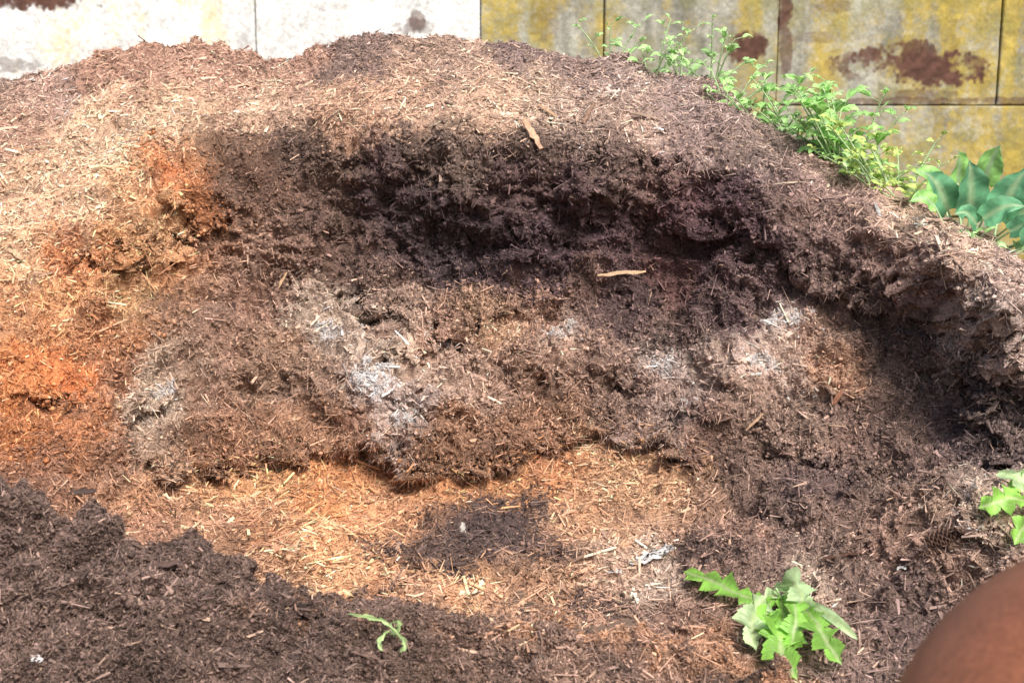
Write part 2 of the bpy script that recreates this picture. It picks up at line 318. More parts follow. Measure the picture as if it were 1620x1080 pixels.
BCQ=bc*(1+.3*fbm(Q,25.,2,340)+.25*vnoise(Q*60.,341))[...,None]*GAIN*.82
berm=fast_mesh('compost_mound',Q.reshape(-1,3),grid_faces(*Q.shape[:2]),M_soil,np.clip(BCQ.reshape(-1,3),.006,.8),smooth=True)
tag(berm,'low dark brown compost mound in the foreground at the lower left','compost mound')

# ---------- scattered fibres ----------
def sampler(P,PX,PY,NS,ST,C,OC,x0,x1,backrows):
    a=P[1:,:-1]-P[:-1,:-1]; b=P[:-1,1:]-P[:-1,:-1]
    ar=np.linalg.norm(np.cross(a,b),axis=-1)
    m=(PX[:-1,:-1]>x0)&(PX[:-1,:-1]<x1)
    m[:,backrows:]=False
    pxr,pyr=topix(P[:-1,:-1]); m&=(pyr<1110)&(pxr>-60)&(pxr<1680)
    w=(ar*m).ravel(); cdf=np.cumsum(w); cdf/=cdf[-1]
    nx_,ny_=ar.shape
    def pick(n,jit=8):
        i=np.searchsorted(cdf,rng.random(n)); i=np.minimum(i,len(cdf)-1); iu,iv=np.unravel_index(i,ar.shape)
        fu=rng.random(n)[:,None]; fv=rng.random(n)[:,None]
        p=P[iu,iv]*(1-fu)*(1-fv)+P[iu+1,iv]*fu*(1-fv)+P[iu,iv+1]*(1-fu)*fv+P[iu+1,iv+1]*fu*fv
        ju=np.clip(iu+(rng.normal(size=n)*jit).astype(int),0,nx_-1); jv=np.clip(iv+(rng.normal(size=n)*jit).astype(int),0,ny_-1)
        return p,NS[iu,iv],ST[iu,iv],C[ju,jv],PX[iu,iv],PY[iu,iv],OC[iu,iv]
    return pick
def orient(n,N,ST,tilt=.25):
    r=rng.normal(size=(n,3)); r-=N*(r*N).sum(1,keepdims=True)
    r/=np.linalg.norm(r,axis=1,keepdims=True)
    a=r+N*(rng.normal(size=n)*(tilt+.30*ST))[:,None]; a[:,2]-=.3*ST
    a/=np.linalg.norm(a,axis=1,keepdims=True)
    nn=N+rng.normal(size=(n,3))*.5; b=np.cross(nn,a); b/=np.linalg.norm(b,axis=1,keepdims=True)
    c=np.cross(a,b); return a,b,c
def chip_cols(n,C,STR=.38):
    lum=C.mean(1,keepdims=True)
    br=np.exp(rng.normal(size=n)*STR-.04)[:,None]
    c=C*br
    wood=lin((216,182,154))[None]; k=(rng.random(n)<(.02+.38*np.clip(lum[:,0],0,.35)))[:,None]*rng.random(n)[:,None]*.8
    c=c*(1-k)+wood*k*(.35+1.0*np.clip(lum,0,.5)/.3)
    dark=(rng.random(n)<.2)[:,None]; c=np.where(dark,c*.42,c)
    return np.clip(c,.008,.8)
def fibres(name,pick,n,L0,W0,gain,label,cat,LM=.12):
    p,N,S,C,px,py,oc=pick(n)
    cl=fbm(p,5.,2,500); kp=rng.random(n)<np.clip(.58+.8*cl-.10*S+.5*(oc-.5),.16,1); p,N,S,C,oc=p[kp],N[kp],S[kp],C[kp],oc[kp]; n=len(p)
    a,b,c=orient(n,N,S)
    L=L0*np.exp(rng.normal(size=n)*.75)*(1-.4*S); W=W0*np.exp(rng.normal(size=n)*.5)*(1-.22*S); L=np.minimum(L,LM); W=np.minimum(W,.012)
    L=L[:,None];W=W[:,None]
    o=p+N*(.001+.005*rng.random(n))[:,None]
    V=np.stack([o-a*L*.5-b*W*.5, o-a*L*.45+b*W*.5, o+a*L*.45+b*W*.2-c*W*.2, o+a*L*.5-b*W*.3, o+c*W*.55],1)
    base=(np.arange(n)*5)[:,None]
    T=np.array([[0,1,4],[1,2,4],[2,3,4],[3,0,4]])
    Fc=(base[:,:,None]+T[None]).reshape(-1,3)
    col=chip_cols(n,C*gain); col=np.repeat(col,5,axis=0)
    o=fast_mesh(name,V.reshape(-1,3),Fc,M_chip,col); return tag(o,label,cat,kind='stuff')
def boxes(name,pick,n,L0,W0,gain,label,cat):
    p,N,S,C,px,py,oc=pick(n)
    lum=C.mean(1); cl=fbm(p,4.,2,520); kp=rng.random(n)<np.clip(.12+3.*lum+.9*cl,0.04,1)*(1-.8*S); p,N,S,C=p[kp],N[kp],S[kp],C[kp]; n=len(p)
    a,b,c=orient(n,N,S*0,.18)
    L=(L0*np.exp(rng.normal(size=n)*.6))[:,None]; W=(W0*np.exp(rng.normal(size=n)*.45))[:,None]; H=W*(.15+.3*rng.random(n))[:,None]; L=np.minimum(L,.15); W=np.minimum(W,.022)
    o=p+N*.005
    vs=[]
    for sx,ta in ((-1,.2+.8*rng.random(n)[:,None]),(1,.2+.8*rng.random(n)[:,None])):
        sh=(rng.random(n)[:,None]-.5)*W
        for sy,sz in ((-1,-1),(1,-1),(1,1),(-1,1)):
            vs.append(o+a*(sx*L*.5+sy*sh*.6)+b*sy*W*.5*ta+c*sz*H*.5)
    V=np.stack(vs,1); T=np.array([[0,1,2,3],[7,6,5,4],[0,4,5,1],[1,5,6,2],[2,6,7,3],[3,7,4,0]])
    Fc=((np.arange(n)*8)[:,None,None]+T[None]).reshape(-1,4)
    col=chip_cols(n,C*gain,.38); col=np.repeat(np.clip(col*1.12,0,.75),8,axis=0)
    return tag(fast_mesh(name,V.reshape(-1,3),Fc,M_chip,col),label,cat,kind='stuff')
def crumbs(name,pick,n,R0,gain,label,cat,Rmax=.015):
    p,N,S,C,px,py,oc=pick(n)
    lum=C.mean(1); cl=fbm(p,6.,2,540); kp=rng.random(n)<np.clip(.8-2.4*lum+.9*cl,0.03,1)*(.3+.7*np.clip(S*1.4,0,1)); p,N,C=p[kp],N[kp],C[kp]; n=len(p)
    R=np.minimum(R0*np.exp(rng.normal(size=n)*.5),Rmax)[:,None]
    D=np.array([[1,0,0],[-1,0,0],[0,1,0],[0,-1,0],[0,0,1],[0,0,-1]],float)
    a,b,c=orient(n,N,N[:,0]*0,1.)
    V=np.stack([p+N*R*.2+(a*d[0]+b*d[1]+c*d[2])*R*rng.uniform(.5,1.3,(n,1)) for d in D],1)
    T=np.array([[0,2,4],[2,1,4],[1,3,4],[3,0,4],[2,0,5],[1,2,5],[3,1,5],[0,3,5]])
    Fc=((np.arange(n)*6)[:,None,None]+T[None]).reshape(-1,3)
    col=np.clip(C*gain*np.exp(rng.normal(size=n)*.3)[:,None],.008,.7); col=np.repeat(col,6,axis=0)*rng.uniform(.8,1.2,(n*6,1))
    return tag(fast_mesh(name,V.reshape(-1,3),Fc,M_soil,col,smooth=True),label,cat,kind='stuff')
pk=sampler(P,PX,PY,NS,ST,GC,OC,-60,1700,800+26)
fibres('shredded_bark',pk,500000,.029,.0037,GAIN*1.10,'fine shredded bark and wood fibres covering the whole large pile','shredded bark')
boxes('wood_chips',pk,50000,.040,.0070,GAIN*1.12,'small flat wood chips strewn over the large pile and the hollow floor','wood chips')
crumbs('compost_crumbs',pk,200000,.0068,GAIN*.98,'loose crumbs of dark compost on the large pile','compost crumbs')
pkb=sampler(Q,QX,QY,NQ,SQ,bc,OQ,-60,1420,300+30)
fibres('shredded_bark',pkb,110000,.020,.0028,GAIN*1.08,'dark shredded bark covering the low foreground mound','shredded bark',.07)
boxes('wood_chips',pkb,12000,.024,.0055,GAIN*1.4,'small brown wood chips scattered on the dark foreground mound','wood chips')
crumbs('compost_crumbs',pkb,90000,.0042,GAIN*.98,'loose dark crumbs of compost on the low foreground mound','compost crumbs',.013)
# fringe of fibres hanging from the undercuts
p,N,S,C,px,py,oc=pk(700000,2)
kp=np.zeros(len(px),bool)
for k,rate in ((2,.35),(5,.25),(7,.25),(6,.2),(1,.2),(0,.15)):
    pts=LED[k][0]; yl=ledge_y(k,px,py)
    kp|=(px>pts[0][0]+10)&(px<pts[-1][0]-10)&(py<yl-2)&(py>yl-48)&(rng.random(len(px))<rate)
p,N,C=p[kp],N[kp],C[kp]; n=len(p)
a=np.stack([rng.normal(size=n)*.6,-.35-.3*rng.random(n),-.8+.4*rng.normal(size=n)],1); a/=np.linalg.norm(a,axis=1,keepdims=True)
b=np.cross(a,N); b/=np.linalg.norm(b,axis=1,keepdims=True); c=np.cross(a,b); L=np.minimum(.022*np.exp(rng.normal(size=n)*.5),.06)[:,None]; W=.003
o=p-N*.004
V=np.stack([o-b*W*.5,o+b*W*.5,o+a*L,o+c*W*.7],1); T=np.array([[0,1,3],[1,2,3],[2,0,3],[0,2,1]])
tag(fast_mesh('root_fringe',V.reshape(-1,3),((np.arange(n)*4)[:,None,None]+T[None]).reshape(-1,3),M_chip,np.repeat(chip_cols(n,C*GAIN*1.1),4,axis=0)),'fringe of brown fibres hanging from the undercuts of the dug face','fibre fringe',kind='stuff')
# white mould
p,N,S,C,px,py,oc=pk(900000)
mk=mould(p,px,py); keep=(rng.random(len(p))<.8*mk)
p,N,S=p[keep],N[keep],S[keep]; n=len(p)
a,b,c=orient(n,N,S,.15); L=(.011*np.exp(rng.normal(size=n)*.4))[:,None]; W=.006
o=p+N*.007
V=np.stack([o-a*L*.5-b*W*.5,o-a*L*.5+b*W*.5,o+a*L*.5,o+c*W*.6],1)
T=np.array([[0,1,3],[1,2,3],[2,0,3]]); Fc=((np.arange(n)*4)[:,None,None]+T[None]).reshape(-1,3)
mc=np.clip(lin((200,195,192))[None]*(.75+.3*rng.random(n))[:,None],0,.8)
tag(fast_mesh('white_mould',V.reshape(-1,3),Fc,M_chip,np.repeat(mc,4,axis=0)),'patches of white fungal mould on the dug face of the pile','mould',kind='stuff')

# ---------- surface query ----------
PXf,PYf=topix(P); QXf,QYf=topix(Q)
def surf(px,py,which='pile',r=5):
    A,xx,yy,NN=(P,PXf,PYf,NS) if which=='pile' else (Q,QXf,QYf,NQ)
    m=np.where((np.abs(xx-px)<r)&(np.abs(yy-py)<r))
    if len(m[0])==0: return at(px,py,4.5),np.array([0,-.5,.85])
    d=A[m][:,1]; i=np.argmin(d); return A[m][i].copy(),NN[m][i].copy()
Rv=np.array([1.,0,0]); Uv=np.array([0,sP,cP]); Fv=np.array([0,cP,-sP])

# ---------- individual wood pieces ----------
def splinter(px,py,len_px,wid_px,ang,rgb,label,name='wood_piece',cat='wood piece',which='pile',lift=.008,group=None,bend=.03):
    len_px*=.95; wid_px*=.8; rgb=tuple(c*.95 for c in rgb)
    p,n=surf(px,py,which); sc=p[1]*1.03/FP; L=len_px*sc; W=wid_px*sc
    th=math.radians(ang); a=math.cos(th)*Rv+math.sin(th)*Uv; a=a-n*np.dot(a,n)*.8; a/=np.linalg.norm(a)
    b=np.cross(n,a); b/=np.linalg.norm(b); c=np.cross(a,b)
    v=[];f=[];cols=[];ns=11
    for i in range(ns):
        s=i/(ns-1); w=W*(.2+.8*math.sin(math.pi*min(max(s,.03),.97))**.5)*random.uniform(.72,1.15); h=max(W*.28,.003)*random.uniform(.6,1.2)
        cc=a*(s-.5)*L+c*bend*L*math.sin(math.pi*s)+b*W*random.uniform(-.15,.15)
        for sy,sz in ((-.5,-.3),(.5,-.5),(.5,.4),(.1,.6),(-.5,.35)):
            v.append(cc+b*sy*w+c*sz*h); cols.append(lin(rgb)*random.uniform(.6,1.15))
    for i in range(ns-1):
        for k in range(5): f.append((i*5+k,i*5+(k+1)%5,(i+1)*5+(k+1)%5,(i+1)*5+k))
    f.append((4,3,2,1,0)); f.append(tuple((ns-1)*5+k for k in range(5)))
    mb=MB(); mb.add(v,f,np.array(cols)); o=mb.build(name,M_chip,smooth=False); o.location=tuple(p+n*lift); return tag(o,label,cat,group)
SP=[(843,212,66,15,-72,(200,160,130),'pale upright wood chip sticking at the top lip of the dug face'),
(1013,183,46,12,-22,(165,140,122),'flat grey brown wood chip lying on the upper slope right of centre'),
(985,431,80,9,8,(200,165,130),'long pale splinter lying level across the dark upper face'),
(972,706,72,7,-52,(205,160,118),'long tan splinter slanting over the light brown foot of the face'),
(735,838,36,13,80,(175,168,160),'stubby grey white stick standing in the dark patch on the floor'),
(1425,318,66,8,-20,(190,165,140),'pale bark strip lying along the right rim below the green plants'),
(1393,332,38,6,-82,(165,165,165),'thin grey twig standing upright on the right rim'),
(1195,668,52,6,45,(185,150,120),'thin light splinter slanting up on the right part of the face'),
(452,440,30,6,70,(185,150,115),'short tan splinter in the brown left part of the face'),
(985,735,40,6,-45,(195,152,110),'narrow tan splinter just below the long slanting one'),
(1340,882,80,11,10,(95,68,55),'knobbly dark brown stick lying on the right floor left of the pine cone'),
(1330,625,30,10,60,(165,115,88),'reddish bark chip in the right part of the face'),
(930,180,50,10,80,(145,115,95),'brown bark flake standing on the slope above the face'),
(760,130,40,6,70,(180,142,115),'thin tan splinter high on the central slope near the crest'),
(1245,287,54,4,12,(180,160,140),'thin straw coloured twig lying on the right slope'),
(870,175,40,9,-60,(190,155,122),'light wood sliver above the lip, right of the upright chip'),
(30,400,36,11,-50,(200,165,132),'pale chip at the left edge of the pile'),
(660,905,54,7,-30,(195,148,105),'tan splinter beside the small dark patch on the floor')]
for s in SP: splinter(*s)
splinter(265,893,66,15,14,(90,70,62),'dark broken stick on the crest of the foreground mound','stick','stick','mound',.015)
splinter(125,780,62,13,24,(76,60,54),'dark stick behind the crest of the foreground mound','stick','stick','pile',.02)
splinter(325,940,70,6,35,(85,68,60),'thin dark twig leaning on the foreground mound','stick','stick','mound',.02)
splinter(575,1035,50,9,-20,(115,90,78),'brown bark piece on the foreground mound below the sprout','wood_piece','wood piece','mound',.01)
def scrap(px,py,s,label,which='pile',asp=.6,ang=None,rgb=(200,196,192),m=7):
    p,n=surf(px,py,which); v=[];f=[]
    if ang is None: a=np.cross(n,[0,1,.3])
    else:
        th=math.radians(ang); a=math.cos(th)*Rv+math.sin(th)*Uv; a=a-n*np.dot(a,n)
    a/=np.linalg.norm(a); b=np.cross(n,a)
    for i in range(m):
        for j in range(m):
            x=(i/(m-1)-.5)*s; y=(j/(m-1)-.5)*s*asp*(.4+.6*math.sin(math.pi*(i+.5)/m))+.18*s*asp*math.sin(i*1.3)
            x+=random.uniform(-.12,.12)*s*(asp+.2); y+=random.uniform(-.15,.15)*s*asp
            v.append(a*x+b*y+n*random.uniform(0,.35)*s*asp)
    for i in range(m-1):
        for j in range(m-1):
            if random.random()<.12: continue
            f.append((i*m+j,(i+1)*m+j,(i+1)*m+j+1,i*m+j+1))
    mb=MB(); mb.add(v,f,np.array([lin(rgb)*random.uniform(.7,1.1) for _ in v])); o=mb.build('white_scrap',M_chip,smooth=True); o.location=tuple(p+n*.008); tag(o,label,'white scrap')
scrap(1030,880,.17,'long frayed whitish scrap slanting on the floor right of the dark patch',asp=.3,ang=52,m=13)
scrap(977,903,.05,'small bluish white scrap left of the long frayed scrap on the floor')
scrap(1424,899,.03,'tiny white scrap on the dark floor below the pine cone')
scrap(60,1048,.03,'tiny white scrap on the foreground mound near the lower left corner','mound')
# pine cone
p,n=surf(1492,858); mb=MB(); ax=Rv*.97+Uv*.25; ax/=np.linalg.norm(ax); e1=np.cross(ax,Fv); e1/=np.linalg.norm(e1); e2=np.cross(ax,e1); Lc=.12
tube(mb,[ax*(t-.5)*Lc for t in np.linspace(0,1,8)],[.006,.013,.017,.018,.016,.013,.009,.004],lin((60,42,36)),8)
for k in range(90):
    s=(k+.5)/90; th=k*2.39996; rr=.017*math.sin(math.pi*(.12+.8*s))**.7+.004
    d=math.cos(th)*e1+math.sin(th)*e2; tn=np.cross(ax,d); c0=ax*(s-.5)*Lc
    w=.0065; tip=c0+d*(rr+.007)+ax*.006
    v=[c0+d*rr*.5-tn*w*.5,c0+d*rr*.5+tn*w*.5,c0+d*(rr+.004)+tn*w+ax*.003,tip+tn*w*.3,tip-tn*w*.3,c0+d*(rr+.004)-tn*w+ax*.003]
    vv=v+[q-ax*.0025 for q in v]
    mb.add(vv,[(0,1,2,3,4,5),(11,10,9,8,7,6)]+[(i,(i+6),((i+1)%6)+6,(i+1)%6) for i in range(6)],lin((110,86,74))*random.uniform(.6,1.3))
o=mb.build('pine_cone',M_cone,smooth=False); o.location=tuple(p+n*.016); tag(o,'brown pine cone lying on the mound at the right edge','pine cone')

# ---------- leaves ----------
def cr(pts,n):
    pts=np.array(pts,float); t=np.linspace(0,len(pts)-1,n); out=[]
    ext=np.vstack([2*pts[0]-pts[1],pts,2*pts[-1]-pts[-2]])
    for q in t:
        i=min(int(q),len(pts)-2); f=q-i; a,b,c,d=ext[i:i+4]
        out.append(.5*((2*b)+(-a+c)*f+(2*a-5*b+4*c-d)*f*f+(-a+3*b-3*c+d)*f**3))
    return np.array(out)
def leaf_along(mb,pts,nrm,W,lobes,col,rib,n=40,shape='long',fold=.18,wav=.14):
    c=cr(pts,n); v=[];cols=[];K=4 if lobes else 3; ph=random.random()*6; jl=[random.uniform(.7,1.15) for _ in range(20)]
    for i in range(n):
        s=i/(n-1); t=c[min(i+1,n-1)]-c[max(i-1,0)]; t/=np.linalg.norm(t)+1e-9
        sd=np.cross(t,nrm); sd/=np.linalg.norm(sd)+1e-9; up=np.cross(sd,t)
        if shape=='long': e=min(1,(.12+1.6*s))*math.sqrt(max(0,1-s**3.5))
        elif shape=='heart': e=max(.02,math.sin(math.pi*min(1,(s*.93+.07))**.62)**.8)
        else: e=math.sin(math.pi*min(1,s**.75*.98+.02))**.8
        for k in range(-K,K+1):
            q=k/K
            if lobes: 
                g=s*lobes+(.3 if k<0 else 0); f=g%1; j=jl[int(g)%10+(10 if k<0 else 0)]
                tooth=(f/.8)**.9 if f<.8 else (1-f)/.2
                small=.12*((g*5)%1)
                e2=e*(.28+.72*tooth*j+small)
            elif shape=='heart': e2=e*(1+.04*math.sin(s*34+k))
            else: e2=e
            w=W*max(e2,.02)
            v.append(c[i]+sd*q*w+up*(abs(q)*w*fold+wav*w*math.sin(s*15+ph+q*2)*abs(q))-t*abs(q)**1.3*W*.22)
            m=max(0,1-abs(q)*4.5); vein=.25*max(0,math.sin(s*(lobes or 6)*6.28+abs(q)*2.5))**6 if (lobes or shape=='heart') else 0
            cols.append((col*(.85+.3*random.random())*(1+.25*math.sin(s*9+q*3+ph))*(1-m-vein*.5))+rib*(m+vein*.5))
    f=[]; kk=2*K+1
    for i in range(n-1):
        for j in range(kk-1): f.append((i*kk+j,i*kk+j+1,(i+1)*kk+j+1,(i+1)*kk+j))
    mb.add(v,f,np.array(cols))
G1=np.array([.30,.60,.10]); G2=np.array([.14,.36,.06]); GR=np.array([.5,.62,.28]); GP=np.array([.52,.70,.36])
def fore_plant(base,leaves,label,cat,which,name='weed_plant'):
    pb,nb=surf(*base,which); root=empty(name,pb,label,cat)
    for (pts,W,lob,col,lift,nr) in leaves:
        P3=[]
        for i,(x,y) in enumerate(pts):
            q,nn=surf(x,y,which); P3.append(q)
        P3=np.array(P3); t=np.linspace(0,1,len(P3)); co=np.polyfit(t,P3[:,1],1); yy=np.polyval(co,t)-.03
        yy=np.minimum(yy,P3[:,1]); P3=np.array([at(x,y,Y-lift*(.5+math.sin(math.pi*tt))) for (x,y),Y,tt in zip(pts,yy,t)])-pb
        mb=MB(); leaf_along(mb,P3,np.array(nr,float),W,lob,col,GR,n=110 if lob else 18,wav=.24 if lob else .14)
        mb.build('leaf',M_leaf,root)
    sb=MB()
    for (pts,W,lob,col,lift,nr) in leaves:
        q,nn=surf(*pts[0],which); e=at(pts[0][0],pts[0][1],q[1]-.03-lift*.5)-pb; r=.3 if name=='sprout' else 1; tube(sb,[-nb*.02,e*.5,e],[.005*r,.004*r,.003*r],GP*.8,6)
    sb.build('stem',M_stem,root)
    return root
A_=(0,-1,.25)
fore_plant((1232,942),[
 ([(1212,950),(1170,940),(1125,918),(1080,903)],.058,5,G1,.03,(0,-.8,.7)),
 ([(1225,935),(1205,955),(1190,985),(1196,1030)],.068,4,GP,.06,A_),
 ([(1235,945),(1240,985),(1235,1025),(1262,1076)],.084,5,G1,.05,A_),
 ([(1245,945),(1285,975),(1305,1010),(1332,1052)],.062,5,G1*.85,.04,A_),
 ([(1245,938),(1290,958),(1325,982),(1358,1012)],.018,0,GP,.04,A_),
 ([(1228,930),(1255,922),(1270,948),(1274,990)],.064,4,GP*.95,.07,A_),
 ([(1222,945),(1212,975),(1226,1005),(1216,1045)],.066,5,G1*1.05,.07,A_),
 ([(1240,940),(1258,960),(1256,1000),(1246,1040)],.060,4,G1*.9,.08,A_)],
 'bright green weed with jagged lobed leaves wilting on the floor at the lower right','weed','pile')
GS=np.array([.46,.64,.26])
fore_plant((628,1005),[([(640,1015),(612,985),(580,975),(549,970)],.009,4,GS*1.1,.015,A_),([(618,995),(606,1005),(600,1018),(606,1030)],.011,3,GS,.015,A_),([(628,1000),(638,1010),(640,1022),(632,1032)],.011,3,GS*.8,.015,A_),([(618,985),(630,982),(630,995),(616,1004)],.010,3,GS*.8,.015,A_)],
 'tiny green sprout with narrow leaves on the foreground mound','sprout','mound','sprout')
fore_plant((1630,800),[([(1640,800),(1605,788),(1575,795),(1546,804)],.060,4,G1,.05,(0,-.8,.7)),([(1632,795),(1615,765),(1598,750),(1578,744)],.046,3,GP*.9,.05,(0,-.8,.7)),([(1640,780),(1622,768),(1610,765),(1592,764)],.05,3,G1,.08,(0,-.8,.7)),
 ([(1640,815),(1624,828),(1612,845),(1604,862)],.055,3,G1*.9,.04,A_)],'green lobed weed leaves poking in at the right edge above the pine cone','weed','pile')

# ---------- plants behind the right rim ----------
def back_pt(px,k):
    iu=int(np.argmin(np.abs(pxs-px))); return P[iu,799+k].copy()
def bush(px,k,top,nst,spread,size,label,tint,dens=13,group=None):
    b=back_pt(px,k); b[2]-=.02; 
    ztop=at(px,top,b[1])[2]; H=max(ztop-b[2],.12)
    root=empty('leafy_weed',b,label,'weed',group); st=MB(); lf=MB()
    for i in range(nst):
        hh=H*random.uniform(.4,1.05) if i else H*1.03; az=random.uniform(0,6.28); sp=random.uniform(.3,1.2)*spread*1.4
        d=np.array([math.cos(az),math.sin(az)*.7,0]); p0=d*.03
        pts=cr([p0,p0+d*sp*.35+[0,0,hh*.45],p0+d*sp*.8+[0,0,hh*.85],p0+d*sp*1.05+[0,0,hh]],10)
        tube(st,pts,np.linspace(.0055,.002,10),GP*.75,5)
        nn=int(3+hh*dens)
        for j in range(nn):
            s=.2+.8*j/(nn-1); q=pts[min(9,int(s*9))]; az2=j*2.4+random.random()
            e=np.array([math.cos(az2),math.sin(az2),random.uniform(.1,.8)]); l=size*random.uniform(.5,1.6)*(1.2-.5*s)
            pet=q+e*l*.8
            tube(st,[q,pet],[.0018,.0014],GP*.8,4)
            for (off,ls) in ((0,1.),(1.,.7),(-1.,.7)):
                if random.random()<.15: continue
                ca,sa=math.cos(off),math.sin(off); e2=np.array([e[0]*ca-e[1]*sa,e[0]*sa+e[1]*ca,e[2]])
                L=l*ls*1.1; pp=[pet-e*l*.15*abs(off),pet+e2*L*.5+[0,0,.08*L],pet+e2*L-[0,0,.3*L]]
                cc=tint*random.uniform(.65,1.25)
                leaf_along(lf,pp,np.array([random.uniform(-.4,.4),random.uniform(-.9,.1),1.]),L*.26,0,cc,cc*1.3,n=6,shape='oval')
    st.build('stem',M_stem,root); lf.build('foliage',M_leaf,root); return root
T1=np.array([.42,.70,.24]); T2=np.array([.50,.76,.32]); T3=np.array([.58,.72,.22])
BU=[(968,8,40,4,.10,.046,'leftmost spindly green weed standing in front of the wall on the crest',T2,14),
(1030,8,34,4,.12,.046,'second spindly green weed from the left on the crest',T2,14),
(1082,6,72,4,.12,.043,'low green weed between the two tall weeds near the crest',T2,13),
(1122,8,36,5,.13,.050,'tall green weed left of the round dark stain on the wall',T2,15),
(1165,8,108,5,.14,.048,'low green weed just below the round dark stain on the wall',T2,15),
(1205,8,122,6,.14,.050,'green weed below the grey block joint where the rim slopes down',T1,15),
(1255,9,130,7,.15,.054,'bushy green weed under the left end of the long dark stain',T1,16),
(1300,8,148,7,.15,.054,'light green weed left of the tallest bushy one',T2,16),
(1352,10,136,9,.16,.068,'tallest bushy green weed below the long dark stain',T1,16),
(1322,4,216,5,.12,.055,'short green weed at the foot of the tallest bushy one on the rim',T1,16),
(1398,8,198,7,.14,.055,'yellowish green weed right of the tallest bushy one',T3,16),
(1432,8,222,7,.14,.040,'fine leaved yellow green weed beside the large squash leaves',T3,18),
(1388,3,260,5,.12,.048,'low green weed in front of the yellowish one on the rim',T2,16),
(1232,3,192,5,.12,.044,'low creeping green weed on the sloping part of the rim',T2,16),
(1275,4,212,5,.12,.046,'low green weed right of the creeping one on the rim',T1,16),
(1440,3,285,5,.12,.042,'low yellow green weed at the left foot of the squash plant',T3,16),
(1600,3,368,5,.14,.046,'low green weed at the right edge below the squash leaves',T2,16)]
for a in BU: bush(*a)
# squash: broad pointed leaves on stalks
b=back_pt(1545,14); root=empty('squash_plant',b,'squash plant with large pointed blue green leaves behind the right rim','squash plant')
sb=MB()
for (x,y,dY,L,ang,g) in [(1500,332,.22,.22,125,1.),(1535,335,.20,.25,100,.9),(1580,345,.10,.24,70,1.15),(1485,300,.45,.16,145,1.5),(1515,290,.5,.17,100,1.35),(1556,288,.55,.19,78,1.3),(1608,350,.0,.19,55,1.),(1478,325,.1,.12,170,1.5),(1612,318,.4,.22,72,.95),(1660,370,.1,.25,80,.9),(1556,345,.0,.16,20,1.2),(1598,366,-.08,.13,10,1.05),(1545,355,.02,.13,155,1.),(1628,380,-.1,.17,112,1.)]:
    cg=np.array([.15,.40,.21])*g if g<1.25 else np.array([.28,.56,.16])*g*.85
    th=math.radians(ang); c=at(x,y,b[1]+dY-.25)-b; dr=np.array([math.cos(th),random.uniform(-.45,-.1),math.sin(th)*.85+.1])
    mb=MB(); leaf_along(mb,[c,c+dr*L*.5+[0,-.02,.02],c+dr*L+[0,-.03,-.01]],np.array([random.uniform(-.4,.4),-1.,.55]),L*.31,0,cg,np.array([.42,.60,.34]),n=22,shape='heart',fold=.3,wav=.12); mb.build('leaf',M_leaf,root)
    tube(sb,[np.array([c[0]*.4,0,-.15]),c*.6+[0,0,-.05],c],[.006,.005,.004],GP*.7,6)
sb.build('stem',M_stem,root)

# ---------- concrete block wall ----------
WY=9.5
def Xw(px): return float(at(px,80,WY)[0])
wall=empty('concrete_wall',(0,WY,0),'weathered wall of stacked concrete blocks with yellow lichen and dark stains behind the pile','wall')
YB=[(-900,.0),(0,-.1),(60,-.1),(110,.18),(180,.38),(240,.1),(300,.52),(370,.25),(400,-.2),(740,-.35),(758,-.3),(764,.95),(800,.75),(850,.55),(900,.25),(950,.4),(960,.1),(1060,.05),(1130,.35),(1200,.55),(1228,.35),(1240,.2),(1300,.55),(1400,.45),(1480,.65),(1560,.6),(1578,.35),(1590,.9),(1620,.9),(1650,.2),(2500,.2)]
DB=[(1182,78,24,20,1.),(1400,98,50,18,.9),(1480,112,60,22,1.),(1335,98,24,16,.8),(1440,85,40,16,.9),(1350,120,18,10,.6),(1540,100,20,10,.6),(1240,15,10,26,.9),(1242,70,8,50,.7),(650,42,26,10,.6),(660,34,10,14,.6),(65,4,65,12,1.),(20,8,30,8,.7),(0,104,50,9,.5),(520,10,30,8,.2),(1440,160,200,5,.6),(560,70,60,6,.2),(1320,10,25,8,.4),(1470,150,40,8,.5),(1300,60,40,8,.35),(860,30,20,30,.25)]
